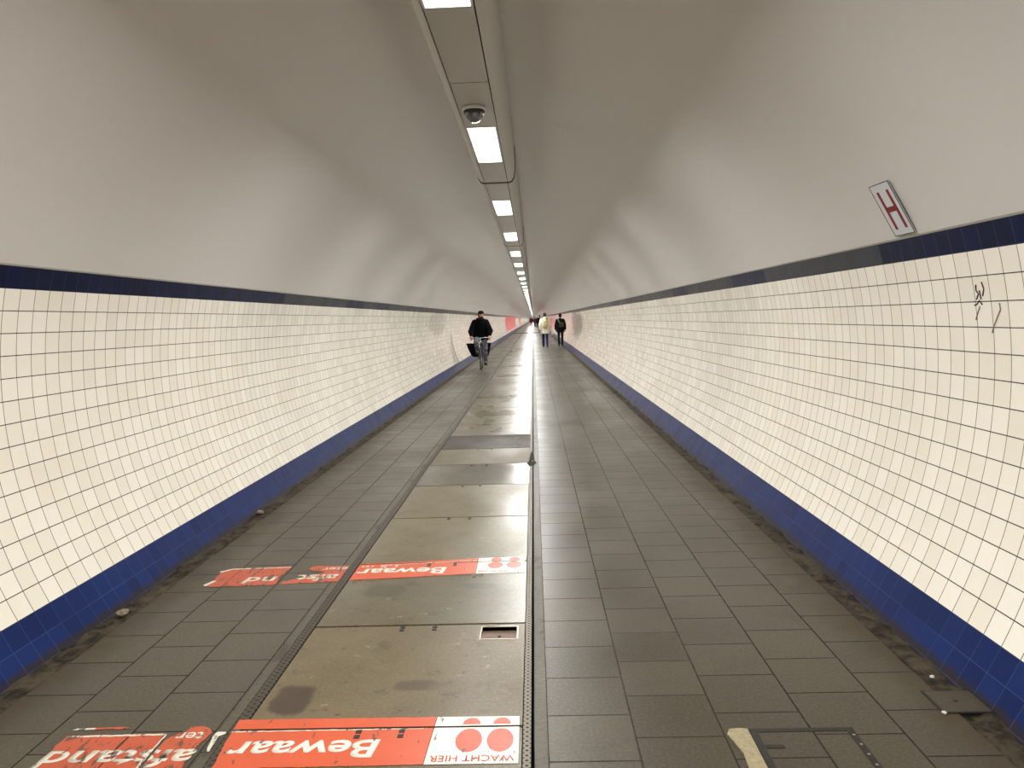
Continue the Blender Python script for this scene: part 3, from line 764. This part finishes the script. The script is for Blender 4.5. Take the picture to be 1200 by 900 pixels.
def solid(name, bm, mat, parent, voxel=.012, smooth=3):
    bmesh.ops.recalc_face_normals(bm, faces=bm.faces)
    o = link(name, bm, mat, parent, True)
    r = o.modifiers.new('remesh', 'REMESH'); r.mode = 'VOXEL'; r.voxel_size = voxel; r.use_smooth_shade = True
    s = o.modifiers.new('smooth', 'SMOOTH'); s.factor = .5; s.iterations = smooth
    return o
def hand(bm, wrist, d, nrm, thumb_side, curl):
    """palm, four unequal bent fingers and a thumb leaving the side of the palm"""
    wrist, d, nrm = Vector(wrist), Vector(d).normalized(), Vector(nrm).normalized()
    side = d.cross(nrm).normalized()*thumb_side
    nrm = side.cross(d).normalized()*(1 if side.cross(d).dot(nrm) > 0 else -1)
    for k in range(4):
        off = side*(.030-.020*k); base = wrist+d*.012+off*.7; kn = wrist+d*.088+off
        limb(bm, [(*base, .016), (*kn, .0125)])
        L = (.040, .045, .042, .032)[k]; p = kn; a = 0
        chain = [(*kn, .0105)]
        for j in range(3):
            a += curl*(.7, 1.0, .8)[j]; dd = d*math.cos(a)+nrm*math.sin(a)
            p = p+dd*L*(1, .65, .5)[j]; chain.append((*p, (.0095, .0088, .0078)[j]))
        limb(bm, chain)
    t0 = wrist+d*.025+side*.028
    t1 = t0+(d*.5+side*.75+nrm*.25).normalized()*.042; t2 = t1+(d*.85+side*.25+nrm*.5).normalized()*.032
    limb(bm, [(*t0, .015), (*t1, .0115), (*t2, .009)])
def head(bm, c, yaw, s=1.0):
    c = Vector(c); Rz = Matrix.Rotation(yaw, 3, 'Z')
    q = lambda x, y, z: c+Rz @ Vector((x, y, z))*s
    ell(bm, q(0, -.008, .022), .076*s, .094*s, .092*s, yaw)
    ell(bm, q(0, .020, -.045), .056*s, .066*s, .066*s, yaw)
    ell(bm, q(0, .055, -.085), .026*s, .022*s, .022*s, yaw)
    limb(bm, [(*q(0, .082, .018), .009*s), (*q(0, .104, -.018), .0135*s)])
    ell(bm, q(0, .085, -.05), .022*s, .008*s, .009*s, yaw)
    for e in (-1, 1):
        ell(bm, q(e*.077, -.005, -.005), .009*s, .019*s, .031*s, yaw)
        ell(bm, q(e*.045, .062, -.02), .02*s, .018*s, .02*s, yaw)
def face_parts(t, c, yaw, hair=None):
    c = Vector(c); Rz = Matrix.Rotation(yaw, 3, 'Z'); q = lambda x, y, z: c+Rz @ Vector((x, y, z))
    for e in (-1, 1):
        bm = bmesh.new(); ell(bm, q(e*.031, .084, .012), .013, .007, .007, yaw); link('eye', bm, fm('eye_dark', lin(24, 18, 16), .3, 0), t, True)
        bm = bmesh.new(); ell(bm, q(e*.032, .087, .032), .018, .005, .004, yaw); link('eyebrow', bm, fm('dark_hair', lin(22, 18, 17)), t, True)
    bm = bmesh.new(); ell(bm, q(0, .094, -.05), .02, .005, .006, yaw); link('mouth', bm, fm('lips', lin(128, 70, 62), .5, 0), t, True)

def walker(name, loc_, rz, height, label, coat, legs, shoes, hairc, hem=.80, bulk=1.0, lead=1, cap=None, hood=False, hip_flare=0.0, group=None):
    s = height/1.75
    t = empty(name, loc_, rz, label, 'person', group)
    L = lead
    hips = [(e*.085, 0, .92) for e in (-1, 1)]
    kn = {L: (L*.095, .15, .50), -L: (-L*.095, -.01, .48)}
    an = {L: (L*.095, .22, .09), -L: (-L*.095, -.23, .14)}
    toe = {L: (L*.11, .36, .04), -L: (-L*.11, -.11, .035)}
    sh = {e: (e*.18, 0, 1.42) for e in (-1, 1)}
    el = {e: (e*.245, -.05-.06*e*L, 1.15) for e in (-1, 1)}
    wr = {e: (e*.25, .04-.15*e*L, .91) for e in (-1, 1)}
    hc = (0, .03, 1.645)
    bm = bmesh.new()
    head(bm, hc, 0); limb(bm, [(0, -.01, 1.45, .055), (0, .005, 1.60, .05)])
    stack(bm, [(0, 0, .86, .13, .09), (0, 0, .95, .15, .10), (0, 0, 1.10, .125, .085), (0, 0, 1.28, .15, .10), (0, 0, 1.40, .165, .095), (0, 0, 1.47, .08, .06)])
    for e in (-1, 1):
        limb(bm, [(*sh[e], .05), (*el[e], .038), (*wr[e], .026)])
        hand(bm, wr[e], Vector((0, .12, -1)), (-e, 0, 0), 1 if e < 0 else -1, .32)
        limb(bm, [(e*.085, 0, .92, .08), (*kn[e], .052), (*an[e], .036)])
        limb(bm, [(*an[e], .036), (*toe[e], .028)])
    body = solid('body', bm, SKIN, t, .008, 2)
    bm = bmesh.new(); b = bulk
    stack(bm, [(0, 0, hem, (.175+hip_flare)*b, (.135+hip_flare)*b), (0, 0, .92, .18*b, .135*b), (0, -.005, 1.08, .165*b, .125*b), (0, -.01, 1.25, .18*b, .135*b), (0, -.01, 1.38, .185*b, .125*b), (0, -.005, 1.455, .125*b, .09*b), (0, 0, 1.52, .07, .065)])
    for e in (-1, 1):
        limb(bm, [(e*.165, -.005, 1.405, .068*b), (*el[e], .060*b), (*(Vector(wr[e])+Vector((0, -.01, .03))), .048*b)])
    if hood: ell(bm, (0, -.085, 1.50), .11, .07, .07)
    solid('coat', bm, coat, t, .012, 3)
    bm = bmesh.new()
    stack(bm, [(0, 0, .82, .16, .11), (0, 0, .93, .165, .115), (0, 0, 1.02, .14, .10)])
    for e in (-1, 1):
        limb(bm, [(e*.088, 0, .90, .095), (*kn[e], .068), (*(Vector(an[e])+Vector((0, 0, .01))), .056)])
    solid('trousers', bm, legs, t, .012, 2)
    for e in (-1, 1):
        a, q = Vector(an[e]), Vector(toe[e]); bm = bmesh.new()
        limb(bm, [(*(a+V(0, -.03, -.035)), .044), (*(a+V(0, .0, .0)), .047)]); limb(bm, [(*(a+V(0, -.03, -.045)), .042), (*q, .036)])
        solid('shoe', bm, shoes, t, .009, 2)
    bm = bmesh.new()
    ell(bm, (0, .002, 1.69), .087, .098, .084); ell(bm, (0, -.035, 1.64), .082, .074, .095)
    solid('hair', bm, hairc, t, .009, 2)
    if cap:
        bm = bmesh.new(); ell(bm, (0, .005, 1.715), .095, .107, .065); stack(bm, [(0, .005, 1.685, .098, .11), (0, .005, 1.715, .1, .112)]); solid('hat', bm, cap, t, .009, 2)
    t.scale = (s, s, s)
    return t

cream = fm('cream_quilted_coat', lin(240, 234, 216), .75); navy = fm('blue_denim', lin(34, 52, 104), .8)
blackc = fm('black_cloth', lin(11, 11, 14), .85); darkh = fm('dark_hair', lin(22, 18, 17), .7); brownh = fm('brown_hair', lin(70, 50, 38), .7)
blackt = fm('black_trousers', lin(24, 24, 28), .8); shoeb = fm('dark_shoes', lin(26, 24, 24), .5)
WX, WY = .92, 39.55
walker('person', (WX, WY, 0), 0, 1.76, 'person in a cream padded coat and blue jeans walking away with a beige backpack', cream, navy, shoeb, brownh, hem=.70, bulk=1.32, lead=-1, hood=True, hip_flare=.015)
# her backpack and the pale bag at her side
t = empty('backpack', (WX, WY, 0), 0, 'beige backpack on the back of the person in the cream coat', 'backpack')
bm = bmesh.new(); stack(bm, [(0, -.235, .99, .11, .06), (0, -.24, 1.02, .14, .085), (0, -.24, 1.2, .145, .09), (0, -.235, 1.36, .13, .075), (0, -.225, 1.42, .08, .045)])
solid('bag_body', bm, fm('beige_canvas', lin(222, 206, 165), .8), t, .012, 2)
bm = bmesh.new(); stack(bm, [(0, -.325, 1.04, .09, .025), (0, -.335, 1.1, .1, .035), (0, -.33, 1.2, .09, .025)]); solid('front_pocket', bm, fm('tan_canvas', lin(206, 188, 145), .8), t, .01, 2)
for e in (-1, 1):
    bm = bmesh.new(); tube(bm, [(e*.10, -.18, 1.38), (e*.12, -.1, 1.5), (e*.12, .02, 1.515), (e*.13, .12, 1.42), (e*.15, .17, 1.28)], .016, 8); link('shoulder_strap', bm, fm('dark_webbing', lin(60, 52, 44)), t, True)
t = empty('tote_bag', (WX+.365, WY-.10, .86), 0, 'pale bag hanging from the right hand of the person in the cream coat', 'bag')
bm = bmesh.new(); stack(bm, [(0, 0, -.24, .045, .11), (0, 0, -.18, .06, .135), (0, 0, -.05, .05, .125), (0, 0, .0, .03, .11)]); solid('bag_body', bm, fm('pale_canvas', lin(224, 218, 206), .7), t, .01, 2)
bm = bmesh.new(); tube(bm, [(0, -.07, -.01), (-.06, -.04, .07), (-.105, 0, .085), (-.06, .04, .07), (0, .07, -.01)], .007, 8); link('handle', bm, fm('pale_canvas', lin(224, 218, 206)), t, True)
MX, MY = 1.735, 40.1
walker('person', (MX, MY, 0), 0, 1.70, 'person dressed all in black walking away close to the right wall', blackc, blackt, shoeb, darkh, hem=.78, bulk=1.28, lead=1)
t = empty('shoulder_bag', (MX, MY, 0), 0, 'dark olive sling bag with a pale strap on the person in black', 'bag')
bm = bmesh.new(); stack(bm, [(.05, -.20, 1.0, .10, .03), (.055, -.21, 1.05, .125, .05), (.055, -.21, 1.2, .12, .05), (.05, -.2, 1.25, .09, .03)]); solid('bag_body', bm, fm('olive_canvas', lin(66, 62, 40)), t, .01, 2)
bm = bmesh.new(); tube(bm, [(-.15, .10, 1.30), (-.15, .02, 1.43), (-.13, -.08, 1.425), (-.09, -.165, 1.33), (.0, -.185, 1.22), (.03, -.19, 1.18)], .014, 8); link('strap', bm, fm('grey_webbing', lin(150, 150, 150)), t, True)
maroon = fm('maroon_coat', lin(96, 26, 36)); redc = fm('red_trousers', lin(150, 30, 44)); grey = fm('grey_cap', lin(190, 186, 180))
walker('person', (1.05, 88, 0), 0, 1.86, 'far walker in dark clothes, mostly hidden behind the person in the cream coat', blackc, blackt, shoeb, darkh, hem=.75, bulk=1.2, lead=1)
walker('person', (.02, 124, 0), PI, 1.84, 'distant person with a pale cap and dark red clothes in the middle of the tunnel', fm('dark_plum_coat', lin(44, 24, 34)), redc, shoeb, darkh, hem=.9, bulk=1.3, lead=1, cap=grey)
walker('person', (.62, 132, 0), PI, 1.78, 'distant person in a maroon coat left of the farther dark walkers', maroon, blackt, shoeb, darkh, hem=.7, bulk=1.3, lead=-1)
walker('person', (1.02, 131, 0), PI, 1.78, 'distant person in a dark coat beside the maroon coat', fm('charcoal_coat', lin(30, 28, 34)), blackt, shoeb, darkh, hem=.7, bulk=1.2, lead=1)

# ---------------------------------------------------------------- cyclist riding towards the camera
BX, BY, BR = -1.30, 23.40, PI+.03
bike = empty('bicycle', (BX, BY, 0), BR, 'black city bicycle ridden towards the camera beside the left wall', 'bicycle')
blk = plain('black_enamel', lin(18, 18, 20), .35); rub = plain('tyre_rubber', lin(16, 16, 16), .8); alu = plain('brushed_aluminium', lin(176, 176, 172), .35, .8); whitep = plain('white_mudguard_enamel', lin(214, 212, 204), .35)
def wheel(name, y):
    g = link(name, (lambda b: (lathe(b, [(.012, -.045), (.026, -.04), (.026, .04), (.012, .045)], 16, 'x', (0, y, .345)), b)[1])(bmesh.new()), alu, bike, True)
    bm = bmesh.new(); tube(bm, [(0, y+.325*math.cos(a*2*PI/48), .345+.325*math.sin(a*2*PI/48)) for a in range(48)], .019, 10, True); link('tyre', bm, rub, g, True)
    bm = bmesh.new(); tube(bm, [(0, y+.302*math.cos(a*2*PI/48), .345+.302*math.sin(a*2*PI/48)) for a in range(48)], .011, 8, True); link('rim', bm, alu, g, True)
    bm = bmesh.new()
    for a in range(28):
        q = a*2*PI/28; e = 1 if a % 2 else -1
        tube(bm, [(e*.03, y+.024*math.cos(q+.5*e), .345+.024*math.sin(q+.5*e)), (0, y+.3*math.cos(q), .345+.3*math.sin(q))], .0011, 4)
    link('spokes', bm, alu, g)
    bm = bmesh.new(); tube(bm, [(0, y+.362*math.cos(a*PI/20+(.15 if y > 0 else -.1)), .345+.362*math.sin(a*PI/20+(.15 if y > 0 else -.1))) for a in range(20)], .022, 8); link('mudguard', bm, blk, bike, True)
wheel('front_wheel', .555); wheel('rear_wheel', -.52)
bm = bmesh.new()
HT, HB, BB, ST = V(0, .31, .86), V(0, .37, .66), V(0, -.07, .29), V(0, -.24, .80)
for a, b, r_ in ((HT, HB, .022), (HT+V(0, .01, -.05), BB+V(0, 0, .06), .017), (HB, BB, .019), (BB, ST, .017)): tube(bm, [a, b], r_, 10)
for e in (-1, 1):
    tube(bm, [BB+V(e*.02, 0, 0), V(e*.06, -.52, .345)], .010, 8); tube(bm, [ST+V(e*.015, -.01, -.03), V(e*.06, -.52, .345)], .009, 8)
solid('frame', bm, blk, bike, .007, 1)
bm = bmesh.new()
for e in (-1, 1): tube(bm, [HB+V(e*.015, .01, 0), V(e*.05, .43, .60), V(e*.052, .50, .45), V(e*.05, .555, .345)], .011, 8)
tube(bm, [HB+V(-.05, .03, -.01), HB+V(.05, .03, -.01)], .014, 8); link('fork', bm, blk, bike, True)
bm = bmesh.new(); tube(bm, [HT, V(0, .295, .96)], .014, 10)
tube(bm, [(-.27, .16, .955), (-.26, .24, .965), (-.16, .32, .975), (0, .325, .965), (.16, .32, .975), (.26, .24, .965), (.27, .16, .955)], .011, 10); hb = link('handlebar', bm, alu, bike, True)
for e in (-1, 1):
    bm = bmesh.new(); tube(bm, [(e*.272, .14, .953), (e*.262, .235, .965)], .016, 10); link('grip', bm, rub, hb, True)
    bm = bmesh.new(); tube(bm, [(e*.22, .30, .965), (e*.25, .28, .95), (e*.285, .22, .945)], .005, 6); link('brake_lever', bm, alu, hb, True)
bm = bmesh.new(); lathe(bm, [(.02, -.04), (.034, 0), (.036, .012)], 16, 'z', (0, 0, 0))
bmesh.ops.rotate(bm, cent=(0, 0, 0), matrix=Matrix.Rotation(-PI/2, 3, 'X'), verts=bm.verts); bmesh.ops.translate(bm, vec=(0, .40, .84), verts=bm.verts); link('headlight', bm, alu, bike, True)
bm = bmesh.new(); tube(bm, [ST, V(0, -.265, .90)], .013, 8); link('seat_post', bm, alu, bike)
bm = bmesh.new(); limb(bm, [(0, -.34, .915, .045), (0, -.24, .92, .035), (0, -.12, .925, .02)])
for e in (-1, 1): ell(bm, (e*.06, -.35, .915), .07, .08, .03)
solid('saddle', bm, blackc, bike, .008, 2)
bm = bmesh.new(); lathe(bm, [(.085, -.004), (.09, 0), (.085, .004)], 24, 'x', (.045, -.07, .29)); link('chainring', bm, alu, bike)
for e, dz in ((1, .165), (-1, -.165)):
    bm = bmesh.new(); tube(bm, [(e*.05, -.07, .29), (e*.075, -.07, .29+dz)], .011, 8); cr = link('crank', bm, alu, bike)
    bm = bmesh.new(); box(bm, e*.08-.0, e*.08+e*.09, -.115, -.025, .29+dz-.012, .29+dz+.012); bmesh.ops.recalc_face_normals(bm, faces=bm.faces); link('pedal', bm, rub, cr)
bm = bmesh.new()
for e in (-1, 1): tube(bm, [(e*.06, -.30, .74), (e*.065, -.72, .74), (e*.06, -.52, .36)], .006, 6); tube(bm, [(e*.03, -.32, .74), (e*.03, -.72, .74)], .005, 6)
for q in range(4): tube(bm, [(-.065, -.34-.12*q, .74), (.065, -.34-.12*q, .74)], .005, 6)
link('luggage_rack', bm, blk, bike)
for e, wd, lab in ((1, .38, 'large black pannier bag on the cyclist side nearest the left wall'), (-1, .21, 'slim black pannier bag on the bicycle side away from the wall')):
    t = empty('pannier_bag', (BX, BY, 0), BR, lab, 'pannier bag')
    bm = bmesh.new(); rings = []
    for z, f, ty in ((.36, .45, .10), (.40, .62, .13), (.55, .8, .155), (.70, .95, .165), (.76, 1.0, .16)):
        rings.append([(e*(.085), -.50-ty), (e*(.085+wd*f), -.50-ty*.9), (e*(.085+wd*f), -.50+ty*.9), (e*.085, -.50+ty), z])
    rows = [[bm.verts.new((p[0], p[1], r_[4])) for p in r_[:4]] for r_ in rings]
    for A, B in zip(rows, rows[1:]):
        for a in range(4): bm.faces.new([A[a], A[(a+1) % 4], B[(a+1) % 4], B[a]])
    bm.faces.new(rows[0]); bm.faces.new(rows[-1]); solid('bag_body', bm, fm('black_nylon', lin(14, 14, 17), .9), t, .012, 4)
    bm = bmesh.new()
    x0, x1 = sorted((e*.08, e*(.10+wd))); box(bm, x0, x1, -.67, -.33, .755, .785); solid('flap', bm, fm('black_nylon', lin(24, 24, 27)), t, .01, 3)
    bm = bmesh.new(); tube(bm, [(e*(.09+wd*.95), -.50, .77), (e*(.095+wd*.9), -.49, .62)], .008, 6); link('buckle_strap', bm, fm('grey_webbing', lin(120, 120, 120)), t)

rider = empty('person', (BX, BY, 0), BR, 'cyclist in a black jacket and grey trousers riding towards the camera', 'person')
hcy = (-.035, .04, 1.665); hyaw = .55
bm = bmesh.new(); head(bm, hcy, hyaw); limb(bm, [(0, -.06, 1.47, .06), (0, .0, 1.62, .052)])
stack(bm, [(0, -.27, .93, .14, .11), (0, -.27, 1.0, .155, .115), (0, -.22, 1.14, .13, .095), (0, -.15, 1.3, .155, .105), (0, -.09, 1.41, .17, .10), (0, -.06, 1.49, .08, .06)])
shc = {e: (e*.185, -.07, 1.43) for e in (-1, 1)}; elc = {e: (e*.30, -.03, 1.17) for e in (-1, 1)}; wrc = {e: (e*.272, .115, 1.005) for e in (-1, 1)}
knc = {1: (.15, .13, .84), -1: (-.13, .06, .62)}; anc = {1: (.125, -.13, .56), -1: (-.125, -.13, .225)}; toc = {1: (.13, .02, .495), -1: (-.13, .03, .165)}
for e in (-1, 1):
    limb(bm, [(*shc[e], .052), (*elc[e], .04), (*wrc[e], .027)])
    hand(bm, wrc[e], (0, .9, -.35), (0, -.1, -1), 1 if e < 0 else -1, .75)
    limb(bm, [(e*.09, -.26, .95, .085), (*knc[e], .054), (*anc[e], .037)]); limb(bm, [(*anc[e], .037), (*toc[e], .028)])
solid('body', bm, SKIN, rider, .007, 2)
face_parts(rider, hcy, hyaw)
bm = bmesh.new(); stack(bm, [(0, -.24, .88, .23, .18), (0, -.24, .98, .25, .19), (0, -.20, 1.12, .245, .18), (0, -.15, 1.28, .25, .18), (0, -.10, 1.42, .235, .155), (0, -.07, 1.51, .17, .12), (0, -.03, 1.59, .085, .085)])
for e in (-1, 1): limb(bm, [(e*.175, -.075, 1.44, .095), (*elc[e], .088), (*(Vector(wrc[e])+V(0, -.04, .035)), .06)])
solid('jacket', bm, fm('navy_black_jacket', lin(4, 4, 8), .95), rider, .011, 3)
bm = bmesh.new(); ell(bm, (-.01, .03, 1.55), .085, .085, .05); solid('scarf', bm, fm('dark_red_scarf', lin(58, 22, 24)), rider, .01, 2)
bm = bmesh.new(); stack(bm, [(0, -.27, .90, .17, .13), (0, -.27, 1.0, .17, .13), (0, -.24, 1.06, .14, .11)])
for e in (-1, 1): limb(bm, [(e*.092, -.25, .955, .105), (*knc[e], .074), (*(Vector(anc[e])+V(0, 0, .0)), .056)])
solid('trousers', bm, fm('grey_trousers', lin(104, 103, 114), .85), rider, .011, 2)
for e in (-1, 1):
    a, q = Vector(anc[e]), Vector(toc[e]); bm = bmesh.new(); limb(bm, [(*(a+V(0, -.02, -.035)), .052), (*a, .056), (*(a+V(0, -.01, .07)), .056)]); limb(bm, [(*(a+V(0, -.02, -.04)), .042), (*q, .046)]); solid('shoe', bm, shoeb, rider, .009, 2)
bm = bmesh.new(); Rz = Matrix.Rotation(hyaw, 3, 'Z')
for c_, r3 in (((0, -.005, .058), (.09, .098, .074)), ((0, -.05, .0), (.086, .066, .09)), ((0, .07, .095), (.05, .03, .022))):
    p = Vector(hcy)+Rz @ Vector(c_); ell(bm, p, *r3, hyaw)
solid('hair', bm, darkh, rider, .008, 2)
bm = bmesh.new(); p = Vector(hcy)+Rz @ Vector((0, .052, -.085)); ell(bm, p, .047, .034, .038, hyaw); solid('beard', bm, darkh, rider, .007, 1)

# ---------------------------------------------------------------- bits of litter in the gutters
for i, (x, y, r_, lab) in enumerate(((-1.90, 3.88, .03, 'crumpled scrap of litter in the left gutter'), (-1.93, 6.0, .028, 'pale lump of debris in the left gutter by the skirting joint'),
                                   (1.90, 3.02, .009, 'tiny white pebble in the right gutter beyond the small drain cover'), (1.80, 2.74, .009, 'tiny white pebble beside the small drain cover'))):
    bm = bmesh.new(); bmesh.ops.create_icosphere(bm, subdivisions=3, radius=r_)
    for v in bm.verts:
        v.co *= 1+.45*noise.noise(v.co*(1.6/r_)+Vector((i*9, 0, 0))); v.co.z *= .55
    o = link('litter_scrap' if i < 2 else 'pebble', bm, MT['litter'] if i < 2 else MT['camwhite'])
    o.location = (x, y, r_*.42 if i != 3 else r_*.5); tag(o, lab, 'litter' if i < 2 else 'pebble')
